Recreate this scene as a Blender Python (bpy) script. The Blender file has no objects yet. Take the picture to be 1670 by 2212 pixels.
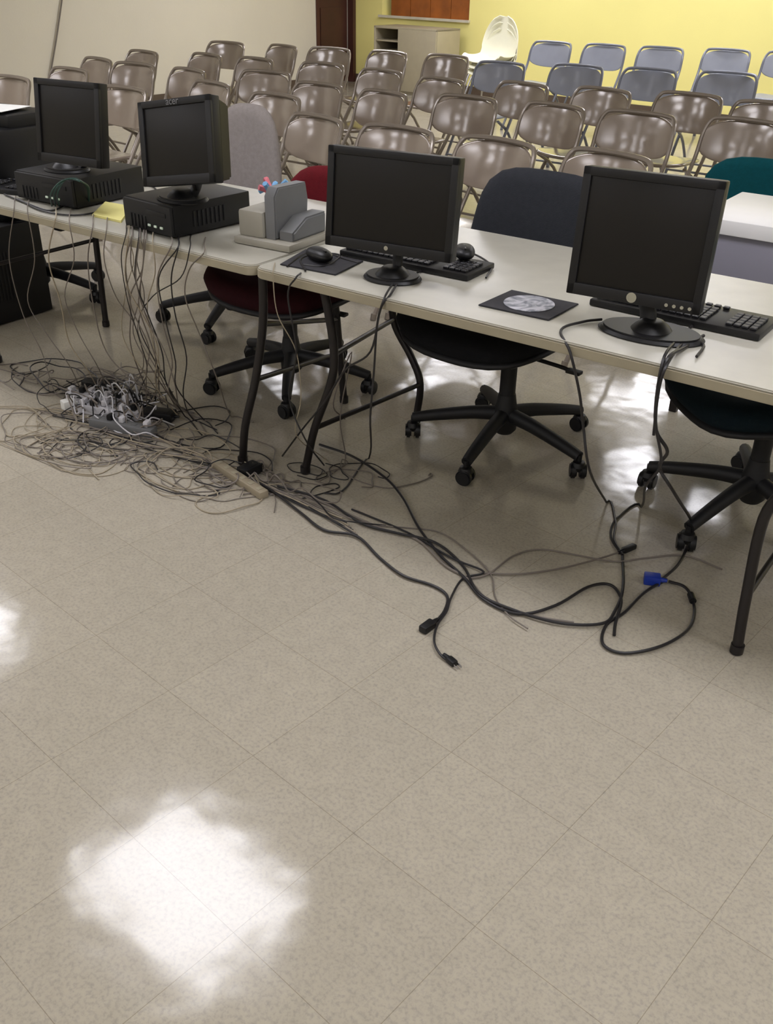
import bpy, bmesh, math, random
from mathutils import Vector, Matrix
random.seed(7)
# ------------------------------------------------------------------ survey
F=2050.;H=1.5;PITCH=math.radians(30.4);ROLL=math.radians(1.0)
fwd=Vector((0,math.cos(PITCH),-math.sin(PITCH)));r0=Vector((1,0,0));u0=Vector((0,math.sin(PITCH),math.cos(PITCH)))
rt=r0*math.cos(ROLL)+u0*math.sin(ROLL);up=u0*math.cos(ROLL)-r0*math.sin(ROLL)
def ray(x,y): return fwd*F+rt*(x-835)-up*(y-1106)
EYE=Vector((0,0,H))
def P(x,y,z):
    d=ray(x,y);return EYE+d*((z-H)/d.z)
scene=bpy.context.scene
COL=bpy.context.collection
cd=bpy.data.cameras.new("camera");cam=bpy.data.objects.new("camera",cd);COL.objects.link(cam);scene.camera=cam
cd.sensor_fit='HORIZONTAL';cd.sensor_width=36;cd.lens=F/1670*36;cd.clip_start=.05
b=-fwd
cam.matrix_world=Matrix(((rt.x,up.x,b.x,0),(rt.y,up.y,b.y,0),(rt.z,up.z,b.z,H),(0,0,0,1)))
# frames
RA=math.radians(-40);ur=Vector((math.cos(RA),math.sin(RA),0));nr=Vector((-math.sin(RA),math.cos(RA),0))
def R(u,n,z=0): return ur*u+nr*n+Vector((0,0,z))
T0=P(548,576,.72);T1=P(1640,838,.72);T0.z=T1.z=0
TA=math.atan2(T1.y-T0.y,T1.x-T0.x)
tu=Vector((math.cos(TA),math.sin(TA),0));tn=Vector((-math.sin(TA),math.cos(TA),0))
def TP(a,n,z=0): return T0+tu*a+tn*n+Vector((0,0,z))
def V(x,y,n):
    d=ray(x,y);t=(n-(EYE-T0).dot(tn))/d.dot(tn);return EYE+d*t
def TI(p): q=p-T0; return q.dot(tu),q.dot(tn),p.z
# ------------------------------------------------------------------ materials
def s2l(c): return tuple(((v/255)/12.92 if v/255<=.04045 else ((v/255+.055)/1.055)**2.4) for v in c)
def mat(name,c,rough=.5,metal=0,var=.08,scale=8,bump=0,bscale=80,coat=0,spec=.5,crough=.12):
    m=bpy.data.materials.new(name);m.use_nodes=True;nt=m.node_tree;bs=nt.nodes['Principled BSDF']
    l=s2l(c)
    tc=nt.nodes.new('ShaderNodeTexCoord');nz=nt.nodes.new('ShaderNodeTexNoise');nz.inputs['Scale'].default_value=scale;nz.inputs['Detail'].default_value=4
    cr=nt.nodes.new('ShaderNodeValToRGB')
    cr.color_ramp.elements[0].position=.3;cr.color_ramp.elements[1].position=.7
    cr.color_ramp.elements[0].color=tuple(v*(1-var) for v in l)+(1,);cr.color_ramp.elements[1].color=tuple(min(1,v*(1+var)) for v in l)+(1,)
    nt.links.new(tc.outputs['Object'],nz.inputs['Vector']);nt.links.new(nz.outputs['Fac'],cr.inputs['Fac']);nt.links.new(cr.outputs['Color'],bs.inputs['Base Color'])
    bs.inputs['Roughness'].default_value=rough;bs.inputs['Metallic'].default_value=metal;bs.inputs['Specular IOR Level'].default_value=spec
    bs.inputs['Coat Weight'].default_value=coat;bs.inputs['Coat Roughness'].default_value=crough
    if bump:
        n2=nt.nodes.new('ShaderNodeTexNoise');n2.inputs['Scale'].default_value=bscale;n2.inputs['Detail'].default_value=3
        bp=nt.nodes.new('ShaderNodeBump');bp.inputs['Strength'].default_value=bump;bp.inputs['Distance'].default_value=.01
        nt.links.new(tc.outputs['Object'],n2.inputs['Vector']);nt.links.new(n2.outputs['Fac'],bp.inputs['Height']);nt.links.new(bp.outputs['Normal'],bs.inputs['Normal'])
    return m
def emis(name,c,s):
    m=bpy.data.materials.new(name);m.use_nodes=True;bs=m.node_tree.nodes['Principled BSDF']
    bs.inputs['Base Color'].default_value=(.8,.8,.8,1);bs.inputs['Emission Color'].default_value=s2l(c)+(1,);bs.inputs['Emission Strength'].default_value=s
    return m
M_black=mat('black_plastic',(15,15,17),.45,spec=.4)
M_blackm=mat('matte_black_plastic',(15,15,17),.6)
M_screen=mat('dark_screen_glass',(18,16,14),.38,var=.03,scale=2,spec=.3)
M_cab=mat('black_cable_rubber',(24,22,24),.45)
M_cgrey=mat('grey_cable_rubber',(114,106,98),.5)
M_cbeige=mat('beige_cable_rubber',(152,141,120),.5)
M_cwhite=mat('white_cable_rubber',(206,205,210),.4)
M_top=mat('laminate_tabletop',(173,170,158),.33,var=.05,scale=14)
M_edge=mat('tan_edge_band',(160,152,130),.5)
M_leg=mat('brown_black_steel',(32,28,28),.4,.3)
M_beige=mat('beige_enamel_steel',(140,127,114),.22,.15,var=.05,scale=3,coat=1,crough=.14)
M_beigef=mat('beige_tube_enamel',(134,124,113),.3,.3,var=.05,coat=.3)
M_grey=mat('blue_grey_enamel_steel',(146,150,162),.45,.05,var=.04,coat=.1)
M_greyf=mat('grey_tube_enamel',(116,119,130),.35,.3,var=.04)
M_white=mat('white_shell_plastic',(236,234,212),.4,var=.03)
M_chrome=mat('chrome',(190,190,195),.2,1)
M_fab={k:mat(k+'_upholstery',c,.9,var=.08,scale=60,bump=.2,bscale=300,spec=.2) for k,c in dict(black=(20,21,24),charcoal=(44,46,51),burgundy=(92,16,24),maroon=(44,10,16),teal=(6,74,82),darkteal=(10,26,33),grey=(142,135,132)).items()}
M_pcgrey=mat('grey_device_plastic',(106,107,108),.5)
M_pcbeige=mat('beige_device_plastic',(160,156,144),.5)
M_silver=mat('silver_badge',(180,180,170),.25,.9)
M_mark=mat('faint_grey_print',(110,110,112),.5)
M_led=emis('green_indicator',(60,160,40),.2)
M_paper=mat('white_paper',(226,226,222),.8,var=.02)
M_yel=mat('yellow_note_paper',(226,218,140),.8,var=.02)
M_blue=mat('blue_connector_plastic',(20,50,150),.4)
M_pad=mat('dark_mousepad_cloth',(44,43,48),.85,var=.15,scale=50)
M_wy=mat('yellow_wall_paint',(243,233,150),.6,var=.03,scale=1.2,bump=.08,bscale=60)
M_wb=mat('beige_wall_paint',(212,206,190),.6,var=.03,scale=1.2,bump=.08,bscale=60)
M_ceil=mat('ceiling_tile',(225,223,216),.9,bump=.3,bscale=120)
M_wood=mat('orange_wood_shutter',(150,84,30),.45,var=.25,scale=5)
M_door=mat('dark_brown_door',(72,42,34),.45,var=.15,scale=4)
M_trimw=mat('white_painted_trim',(206,200,182),.5)
M_base=mat('brown_vinyl_base',(86,72,60),.5)
M_gcab=mat('taupe_laminate',(168,159,136),.5,var=.04)
M_dark=mat('dark_shelf_interior',(58,54,52),.6)
M_desk=mat('white_laminate',(228,227,226),.4,var=.02)
M_deskg=mat('lavender_grey_panel',(134,132,144),.5,var=.03)
M_green=mat('green_cable_rubber',(22,58,48),.5)
M_key=mat('black_keycap',(28,28,31),.45)
M_pink=mat('pink_tissue',(214,120,130),.8,var=.2,scale=60)
M_lblue=mat('light_blue_tissue',(110,160,200),.8,var=.2,scale=60)
def mat_disc():
    m=bpy.data.materials.new('printed_disc_grey');m.use_nodes=True;nt=m.node_tree;bs=nt.nodes['Principled BSDF']
    tc=nt.nodes.new('ShaderNodeTexCoord');nz=nt.nodes.new('ShaderNodeTexNoise');nz.inputs['Scale'].default_value=22;nz.inputs['Distortion'].default_value=1.5
    cr=nt.nodes.new('ShaderNodeValToRGB');cr.color_ramp.elements[0].position=.38;cr.color_ramp.elements[0].color=s2l((112,116,126))+(1,);cr.color_ramp.elements[1].position=.58;cr.color_ramp.elements[1].color=s2l((190,190,198))+(1,)
    nt.links.new(tc.outputs['Object'],nz.inputs['Vector']);nt.links.new(nz.outputs['Fac'],cr.inputs['Fac']);nt.links.new(cr.outputs['Color'],bs.inputs['Base Color']);bs.inputs['Roughness'].default_value=.5
    return m
M_disc=mat_disc()
def mat_floor():
    m=bpy.data.materials.new('waxed_vinyl_floor_tile');m.use_nodes=True;nt=m.node_tree;bs=nt.nodes['Principled BSDF'];N=nt.nodes.new;L=nt.links.new
    tc=N('ShaderNodeTexCoord')
    br=N('ShaderNodeTexBrick');br.offset=0;br.offset_frequency=2;br.squash=1
    br.inputs['Scale'].default_value=1;br.inputs['Brick Width'].default_value=.3048;br.inputs['Row Height'].default_value=.3048
    br.inputs['Mortar Size'].default_value=.0009;br.inputs['Mortar Smooth'].default_value=.6;br.inputs['Bias'].default_value=0
    br.inputs['Color1'].default_value=s2l((178,170,153))+(1,);br.inputs['Color2'].default_value=s2l((175,167,150))+(1,);br.inputs['Mortar'].default_value=s2l((144,135,118))+(1,)
    L(tc.outputs['Object'],br.inputs['Vector'])
    n1=N('ShaderNodeTexNoise');n1.inputs['Scale'].default_value=120;n1.inputs['Detail'].default_value=4;n1.inputs['Roughness'].default_value=.65
    L(tc.outputs['Object'],n1.inputs['Vector'])
    r1=N('ShaderNodeValToRGB');r1.color_ramp.elements[0].position=.32;r1.color_ramp.elements[0].color=(.77,.79,.84,1);r1.color_ramp.elements[1].position=.54;r1.color_ramp.elements[1].color=(1,1,1,1)
    L(n1.outputs['Fac'],r1.inputs['Fac'])
    n3=N('ShaderNodeTexNoise');n3.inputs['Scale'].default_value=24;n3.inputs['Detail'].default_value=4
    L(tc.outputs['Object'],n3.inputs['Vector'])
    r3=N('ShaderNodeValToRGB');r3.color_ramp.elements[0].position=.3;r3.color_ramp.elements[0].color=(.92,.92,.92,1);r3.color_ramp.elements[1].position=.7;r3.color_ramp.elements[1].color=(1,1,1,1)
    L(n3.outputs['Fac'],r3.inputs['Fac'])
    mx=N('ShaderNodeMixRGB');mx.blend_type='MULTIPLY';mx.inputs['Fac'].default_value=1;L(br.outputs['Color'],mx.inputs['Color1']);L(r1.outputs['Color'],mx.inputs['Color2'])
    m2=N('ShaderNodeMixRGB');m2.blend_type='MULTIPLY';m2.inputs['Fac'].default_value=1;L(mx.outputs['Color'],m2.inputs['Color1']);L(r3.outputs['Color'],m2.inputs['Color2'])
    L(m2.outputs['Color'],bs.inputs['Base Color'])
    n2=N('ShaderNodeTexNoise');n2.inputs['Scale'].default_value=4.0;n2.inputs['Detail'].default_value=2.5
    L(tc.outputs['Object'],n2.inputs['Vector'])
    bp=N('ShaderNodeBump');bp.inputs['Strength'].default_value=.3;bp.inputs['Distance'].default_value=.012;L(n2.outputs['Fac'],bp.inputs['Height'])
    L(bp.outputs['Normal'],bs.inputs['Normal'])
    bs.inputs['Roughness'].default_value=.12;bs.inputs['Specular IOR Level'].default_value=.58
    return m
M_floor=mat_floor()
# ------------------------------------------------------------------ mesh kit
def link(o): COL.objects.link(o);return o
def finish(name,bm,m,parent=None,label=None,smooth=True,ang=.7,loc=None,yaw=0):
    bmesh.ops.recalc_face_normals(bm,faces=bm.faces)
    me=bpy.data.meshes.new(name);bm.to_mesh(me);bm.free()
    for mm in (m if isinstance(m,(list,tuple)) else [m]): me.materials.append(mm)
    if smooth:
        me.polygons.foreach_set('use_smooth',[True]*len(me.polygons));me.set_sharp_from_angle(angle=ang)
    o=bpy.data.objects.new(name,me);link(o)
    if parent: o.parent=parent
    if loc is not None: o.location=loc
    o.rotation_euler[2]=yaw
    if label: o['label']=label
    return o
def thing(o,label,cat,group=None):
    o['label']=label;o['category']=cat
    if group:o['group']=group
    return o
def empty(name,loc,yaw,label,cat,group=None):
    e=bpy.data.objects.new(name,None);e.empty_display_size=.05;link(e);e.location=loc;e.rotation_euler[2]=yaw
    return thing(e,label,cat,group)
def merge(bm,t,M=None,mi=0):
    if M is not None: bmesh.ops.transform(t,matrix=M,verts=t.verts)
    for f in t.faces:f.material_index=mi
    me=bpy.data.meshes.new('tmp');t.to_mesh(me);t.free();bm.from_mesh(me);bpy.data.meshes.remove(me)
def box(bm,c,s,bev=.004,M=None,taper=None,segs=2,mi=0):
    t=bmesh.new();bmesh.ops.create_cube(t,size=1)
    for v in t.verts:
        k=1
        if taper and v.co.z>0:k=taper
        v.co=Vector((v.co.x*s[0]*k,v.co.y*s[1]*k,v.co.z*s[2]))
    if bev: bmesh.ops.bevel(t,geom=list(t.edges),offset=bev,segments=segs,affect='EDGES',profile=.6)
    for v in t.verts:v.co+=Vector(c)
    merge(bm,t,M,mi)
def cyl(bm,a,b_,r,r2=None,seg=20,bev=0,mi=0):
    a=Vector(a);b_=Vector(b_);d=b_-a
    t=bmesh.new();bmesh.ops.create_cone(t,cap_ends=True,segments=seg,radius1=r,radius2=r if r2 is None else r2,depth=d.length)
    if bev:
        es=[e for e in t.edges if len(e.link_faces)==2 and any(len(f.verts)>4 for f in e.link_faces)]
        bmesh.ops.bevel(t,geom=es,offset=bev,segments=2,affect='EDGES')
    M=Matrix.Translation((a+b_)/2)@d.to_track_quat('Z','Y').to_matrix().to_4x4();merge(bm,t,M,mi)
def lathe(bm,prof,seg=28,M=None,mi=0):
    t=bmesh.new();rings=[]
    for r,z in prof:
        rings.append([t.verts.new((r*math.cos(2*math.pi*i/seg),r*math.sin(2*math.pi*i/seg),z)) for i in range(seg)])
    for a,c in zip(rings,rings[1:]):
        for i in range(seg): t.faces.new((a[i],a[(i+1)%seg],c[(i+1)%seg],c[i]))
    t.faces.new(rings[0]);t.faces.new(rings[-1]);merge(bm,t,M,mi)
def prism(bm,pts,z0,z1,bev=0,M=None,mi=0):
    t=bmesh.new();vs=[t.verts.new((p[0],p[1],z0)) for p in pts];f=t.faces.new(vs)
    r=bmesh.ops.extrude_face_region(t,geom=[f]);nv=[v for v in r['geom'] if isinstance(v,bmesh.types.BMVert)]
    for v in nv:v.co.z=z1
    bmesh.ops.recalc_face_normals(t,faces=t.faces)
    if bev: bmesh.ops.bevel(t,geom=[e for e in t.edges if abs(e.verts[0].co.z-e.verts[1].co.z)<1e-6],offset=bev,segments=2,affect='EDGES')
    merge(bm,t,M,mi)
def rrect(w,h,r,n=6,cx=0,cy=0):
    out=[]
    for sx,sy,a0 in((1,1,0),(-1,1,90),(-1,-1,180),(1,-1,270)):
        for i in range(n+1):
            a=math.radians(a0+90*i/n);out.append((cx+sx*(w/2-r)+r*math.cos(a),cy+sy*(h/2-r)+r*math.sin(a)))
    return out
def smooth_pts(pts,k=6):
    pts=[Vector(p) for p in pts]
    if len(pts)<3:return pts
    q=[pts[0]*2-pts[1]]+pts+[pts[-1]*2-pts[-2]];o=[]
    for i in range(1,len(q)-2):
        a,b1,c,d=q[i-1:i+3]
        for j in range(k):
            t=j/k;o.append(.5*((2*b1)+(c-a)*t+(2*a-5*b1+4*c-d)*t*t+(3*b1-a-3*c+d)*t**3))
    o.append(pts[-1]);return o
def tube(bm,pts,r,seg=8,k=6,flat=1.0,mi=0,sm=True,zmin=None):
    p=smooth_pts(pts,k) if sm else [Vector(x) for x in pts]
    if zmin is not None:
        for v in p:
            if v.z<zmin:v.z=zmin
    q=[p[0]]
    for v in p[1:]:
        if (v-q[-1]).length>1e-4:q.append(v)
    p=q;n=len(p);t=bmesh.new();rings=[];nrm=None
    for i in range(n):
        d=(p[min(i+1,n-1)]-p[max(i-1,0)]).normalized()
        if nrm is None:
            nrm=d.orthogonal().normalized()
            if abs(d.z)<.9:nrm=Vector((0,0,1));nrm=(nrm-d*nrm.dot(d)).normalized()
        else:
            nn=nrm-d*nrm.dot(d);nrm=nn.normalized() if nn.length>1e-5 else d.orthogonal().normalized()
        bi=d.cross(nrm);rr=r if not isinstance(r,(list,tuple)) else r[0]+(r[1]-r[0])*i/(n-1)
        rings.append([t.verts.new(p[i]+nrm*math.cos(2*math.pi*j/seg)*rr*flat+bi*math.sin(2*math.pi*j/seg)*rr) for j in range(seg)])
    for a,c in zip(rings,rings[1:]):
        for j in range(seg): t.faces.new((a[j],a[(j+1)%seg],c[(j+1)%seg],c[j]))
    t.faces.new(rings[0]);t.faces.new(rings[-1]);merge(bm,t,None,mi)
def pad(bm,w,h,th,ex=3,seg=36,edge=.25,fn=None,mi=0):
    t=bmesh.new();rh=[.35,.6,1-edge]+[1-edge+edge*s for s in(.35,.65,.85,.96)]
    def prof(p):
        if p<=1-edge:return th/2
        s=(p-(1-edge))/edge;return th/2*math.sqrt(max(0,1-s*s))
    def pt(p,i,sg):
        a=2*math.pi*i/seg;c,s=math.cos(a),math.sin(a);q=(abs(c)**ex+abs(s)**ex)**(-1/ex)
        v=Vector((p*q*c*w/2,sg*prof(p),p*q*s*h/2));return fn(v) if fn else v
    rim=[t.verts.new(pt(1,i,0)) for i in range(seg)]
    for sg in(-1,1):
        c0=t.verts.new(fn(Vector((0,sg*th/2,0))) if fn else (0,sg*th/2,0));prev=None
        for p in rh:
            rg=[t.verts.new(pt(p,i,sg)) for i in range(seg)]
            for i in range(seg):
                if prev is None:t.faces.new((c0,rg[i],rg[(i+1)%seg]))
                else:t.faces.new((prev[i],rg[i],rg[(i+1)%seg],prev[(i+1)%seg]))
            prev=rg
        for i in range(seg):t.faces.new((prev[i],rim[i],rim[(i+1)%seg],prev[(i+1)%seg]))
    merge(bm,t,None,mi)
# ------------------------------------------------------------------ room shell
def onwall_n(x,y,n):
    d=ray(x,y);t=(n-EYE.dot(nr))/d.dot(nr);return EYE+d*t
def onwall_u(x,y,u):
    d=ray(x,y);t=(u-EYE.dot(ur))/d.dot(ur);return EYE+d*t
UR_,NY,NN,HC=4.5,10.55,-3.6,2.75
UL=onwall_n(768,120,NY).dot(ur)
def struct(o): o['kind']='structure';return o
def slab(name,pts,m,thick,z0,z1):
    bm=bmesh.new();prism(bm,[(p.x,p.y) for p in pts],z0,z1);return struct(finish(name,bm,m,smooth=False))
tA=math.radians(-42.2);TO=P(975,1625,0)
tf=Matrix.Rotation(tA,4,'Z');tf.translation=TO;ti=tf.inverted()
bm=bmesh.new();cs=[R(UL-.1,NN-.1),R(UR_+.1,NN-.1),R(UR_+.1,NY+.1),R(UL-.1,NY+.1)]
prism(bm,[((ti@c).x,(ti@c).y) for c in cs],-.1,0)
fl=struct(finish('floor',bm,M_floor,smooth=False));fl.matrix_world=tf
slab('ceiling',cs,M_ceil,.1,HC,HC+.1)
def wall_box(name,u0_,u1_,n0,n1,z0,z1,m):
    return slab(name,[R(u0_,n0),R(u1_,n0),R(u1_,n1),R(u0_,n1)],m,0,z0,z1)
bl=onwall_n(838,38,NY);brr=onwall_n(1013,42,NY);wu0,wu1,wz=bl.dot(ur),brr.dot(ur),(bl.z+brr.z)/2
bm=bmesh.new()
def addslab(bm,u0_,u1_,n0,n1,z0,z1,mi=0):
    prism(bm,[(R(u0_,n0).x,R(u0_,n0).y),(R(u1_,n0).x,R(u1_,n0).y),(R(u1_,n1).x,R(u1_,n1).y),(R(u0_,n1).x,R(u0_,n1).y)],z0,z1,mi=mi)
WT=wz+1.1
addslab(bm,UL,wu0-.1,NY,NY+.2,0,HC);addslab(bm,wu1,UR_,NY,NY+.2,0,HC);addslab(bm,wu0-.1,wu1,NY,NY+.2,0,wz);addslab(bm,wu0-.1,wu1,NY,NY+.2,WT,HC)
struct(finish('wall_back',bm,M_wy,smooth=False))
bm=bmesh.new()
for i in range(4):
    w=(wu1-wu0)/4;addslab(bm,wu0+i*w+.004,wu0+(i+1)*w-.004,NY+.06,NY+.1,wz+.001,WT)
struct(finish('window_1',bm,M_wood,smooth=False))
bm=bmesh.new();addslab(bm,wu0-.14,wu1+.02,NY-.035,NY-.001,wz-.018,wz+.010);struct(finish('trim_1',bm,M_trimw,smooth=False))
d0=onwall_u(690,130,UL).dot(nr);d1=NY-.06
if d1-d0<.4:d0=d1-.7
bm=bmesh.new();addslab(bm,UL-.2,UL,NN,d0,0,HC);addslab(bm,UL-.2,UL,d1,NY+.2,0,HC);addslab(bm,UL-.2,UL,d0,d1,2.08,HC)
struct(finish('wall_left',bm,M_wb,smooth=False))
bm=bmesh.new();addslab(bm,UL-.14,UL-.09,d0+.01,d1-.01,.006,2.07)
for z0,z1 in((.25,.9),(1.1,1.9)):
    addslab(bm,UL-.09,UL-.08,d0+.12,d1-.12,z0,z1)
struct(finish('door_1',bm,M_door,smooth=False))
bm=bmesh.new();addslab(bm,UL-.08,UL+.015,d0-.05,d0+.005,0,2.13);addslab(bm,UL-.08,UL+.015,d1-.005,d1+.05,0,2.13);addslab(bm,UL-.08,UL+.015,d0-.05,d1+.05,2.075,2.13)
struct(finish('trim_2',bm,M_door,smooth=False))
wall_box('wall_right',UR_,UR_+.2,NN,NY,0,HC,M_wb);wall_box('wall_front',UL,UR_,NN-.2,NN,0,HC,M_wb)
wall_box('baseboard_back',UL+.02,UR_,NY-.012,NY-.001,0,.1,M_base);wall_box('baseboard_left',UL+.001,UL+.012,NN,d0-.06,0,.1,M_base)
# ------------------------------------------------------------------ ceiling lights and added fill rows
M_em=emis('prismatic_diffuser',(247,246,254),15)
lm=None
for u,n in[(-7.7,-1.8),(-5.3,-1.8),(-2.9,-1.8),(-.3,-1.8),(2.2,-1.8),(-8.3,2.1),(-5.93,2.1),(-2.88,1.86),(-.3,1.95),(2.2,1.95),(-7.6,7.4),(-5.75,7.85),(-3.0,7.7),(.9,7.75),(2.8,7.75),(-6.6,9.5),(-4.2,9.5),(-1.8,9.5),(.6,9.5)]:  # row behind camera added as fill; row nearest yellow wall added to brighten it
        e=empty('ceiling_light',R(u,n,HC),RA,'recessed fluorescent ceiling light with prismatic white diffuser, some rows added as fill','ceiling light','fluorescent ceiling lights')
        if lm is None:
            bm=bmesh.new();prism(bm,rrect(1.18,.8,.01,2),-.045,-.001);a=finish('fixture_frame',bm,M_trimw,e,smooth=False)
            bm=bmesh.new();prism(bm,rrect(1.06,.72,.10,5),-.06,-.046);c=finish('diffuser',bm,M_em,e,smooth=False);lm=(a,c)
        else:
            for s in lm:
                q=s.copy();q.parent=e;link(q)
# ------------------------------------------------------------------ folding chairs
def chair_parts(panel,frame):
    L=[]
    bm=bmesh.new()
    pad(bm,.455,.215,.014,ex=3.0,seg=40,edge=.07,fn=lambda v:Vector((v.x,v.y-.075*(v.x/.23)**2+.25+.25*v.z,v.z+.668)))
    L.append(('backrest',bm,panel))
    bm=bmesh.new();pad(bm,.40,.40,.022,ex=4,seg=40,edge=.08,fn=lambda v:Vector((v.x*(1-.12*(v.z+.2)),v.z-.02,v.y+.43-.02*v.z-.012*(1-min(1,(v.x/.18)**2)))))
    L.append(('seat',bm,panel))
    bm=bmesh.new()
    pts=[(-.225,.06,.44),(-.225,.15,.58),(-.222,.19,.70),(-.205,.222,.762),(-.16,.236,.782),(0,.252,.786),(.16,.236,.782),(.205,.222,.762),(.222,.19,.70),(.225,.15,.58),(.225,.06,.44)]
    tube(bm,pts,.0115,8,4);L.append(('frame',bm,frame))
    bm=bmesh.new();tube(bm,[(-.205,.171,.13),(.205,.171,.13)],.008,6,sm=False);L.append(('crossbar',bm,frame))
    bm=bmesh.new();tube(bm,[(-.225,-.165,.13),(.225,-.165,.13)],.008,6,sm=False);L.append(('crossbar',bm,frame))
    for s in(-1,1):
        bm=bmesh.new();tube(bm,[(s*.225,.06,.44),(s*.225,-.08,.25),(s*.225,-.24,.012)],.0115,8,3);cyl(bm,(s*.225,-.246,.001),(s*.225,-.238,.03),.015,seg=10);L.append(('leg',bm,frame))
        bm=bmesh.new();tube(bm,[(s*.205,-.13,.41),(s*.205,.05,.30),(s*.205,.27,.012)],.011,8,3);cyl(bm,(s*.205,.275,.001),(s*.205,.266,.03),.015,seg=10);L.append(('leg',bm,frame))
    return L
protos={}
LB='beige enamelled metal folding chair with glossy curved backrest'
beige=[(1085,303),(1305,328),(875,277),(690,252),(1380,243),(1595,257),(1188,225),(1022,210),(845,200),(700,182),(1130,180),(1302,192),(1495,203),(1670,222),
(970,172),(828,152),(700,137),(555,152),(970,120),(832,111),(714,104),(608,98),(508,93),(552,126),(435,116),(410,150),(330,113),(312,140),(215,127),(272,190),(45,165),(600,205),(140,150),(470,180)]
spec=[]
for x,y in beige:spec.append(['b',x,y,random.uniform(-10,10),LB,'beige folding chairs in rows'])
for x,y in[(1197,91),(1325,98),(1437,103),(1572,107),(1690,112)]:
    spec.append(['g',x,y,random.uniform(-3,3)+4,'blue-grey metal folding chair in the row by the yellow wall','grey folding chairs by the wall'])
for x,y in[(1105,137),(1237,140),(1402,149),(1577,157)]:
    spec.append(['g',x,y,random.uniform(-3,3)+4,'blue-grey metal folding chair in the row before the yellow wall','grey folding chairs by the wall'])
pos=[]
for s in spec:
    yaw=RA+math.radians(s[3]);l=P(s[1],s[2],.785);l.z=0;l-=Matrix.Rotation(yaw,3,'Z')@Vector((0,.24,0));pos.append([l.dot(ur),l.dot(nr)])
SU,SN=.52,.56
for it in range(80):
    for i in range(len(pos)):
        for j in range(i):
            du=pos[i][0]-pos[j][0];dn=pos[i][1]-pos[j][1];pu=SU-abs(du);pn=SN-abs(dn)
            if pu>0 and pn>0:
                if pu<pn:
                    s=math.copysign(pu*.26,du);pos[i][0]+=s;pos[j][0]-=s
                else:
                    s=math.copysign(pn*.26,dn);pos[i][1]+=s;pos[j][1]-=s
for (kind,x,y,yo,lab,grp),(pu,pn) in zip(spec,pos):
    pu=max(pu,UL+.5);pn=min(pn,NY-.42)
    e=empty('folding_chair',R(pu,pn),RA+math.radians(yo),lab,'chair',grp)
    if kind not in protos:
        pm,fm=(M_beige,M_beigef) if kind=='b' else (M_grey,M_greyf)
        protos[kind]=[finish(n,bm,m,e) for n,bm,m in chair_parts(pm,fm)]
    else:
        for s in protos[kind]:
            q=s.copy();q.parent=e;link(q)
# ------------------------------------------------------------------ cabinet
c0=onwall_n(808,55,9.95);c1=onwall_n(946,52,9.95);cu0,cu1=c0.dot(ur),c1.dot(ur);ch=min(c0.z,c1.z)
W=cu1-cu0;D=.45
e=empty('cabinet',R((cu0+cu1)/2,9.95+D/2),RA,'taupe laminate cabinet with a small shelf opening beside a door','cabinet')
bm=bmesh.new();sw=.40*W
box(bm,(-W/2+.012,0,ch/2),(.024,D,ch),.002);box(bm,(W/2-.012,0,ch/2),(.024,D,ch),.002);box(bm,(-W/2+sw,0,ch/2),(.024,D,ch-.06),.002)
box(bm,(0,0,ch-.012),(W,D,.024),.003);box(bm,(0,0,.04),(W-.05,D-.02,.08),.002);box(bm,(-W/2+sw/2,-D/2+.012,(ch-.40)/2+.04),(sw-.02,.02,ch-.46),.002)
finish('body',bm,M_gcab,e)
bm=bmesh.new();box(bm,(0,D/2-.008,ch/2),(W-.05,.01,ch-.1),.001)
finish('back_panel',bm,M_dark,e)
for z in(ch-.16,ch-.27,ch-.38):
    bm=bmesh.new();box(bm,(-W/2+sw/2+.006,-.01,z),(sw-.03,D-.04,.016),.001);finish('shelf',bm,M_gcab,e)
bm=bmesh.new();box(bm,(sw/2,-D/2-.011,ch/2+.01),(W-sw-.012,.018,ch-.06),.003);dr=finish('door',bm,M_gcab,e)
bm=bmesh.new();cyl(bm,(-W/2+sw+.05,-D/2-.02,ch*.6),(-W/2+sw+.05,-D/2-.045,ch*.6),.012,.015);finish('knob',bm,M_chrome,dr)
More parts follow.
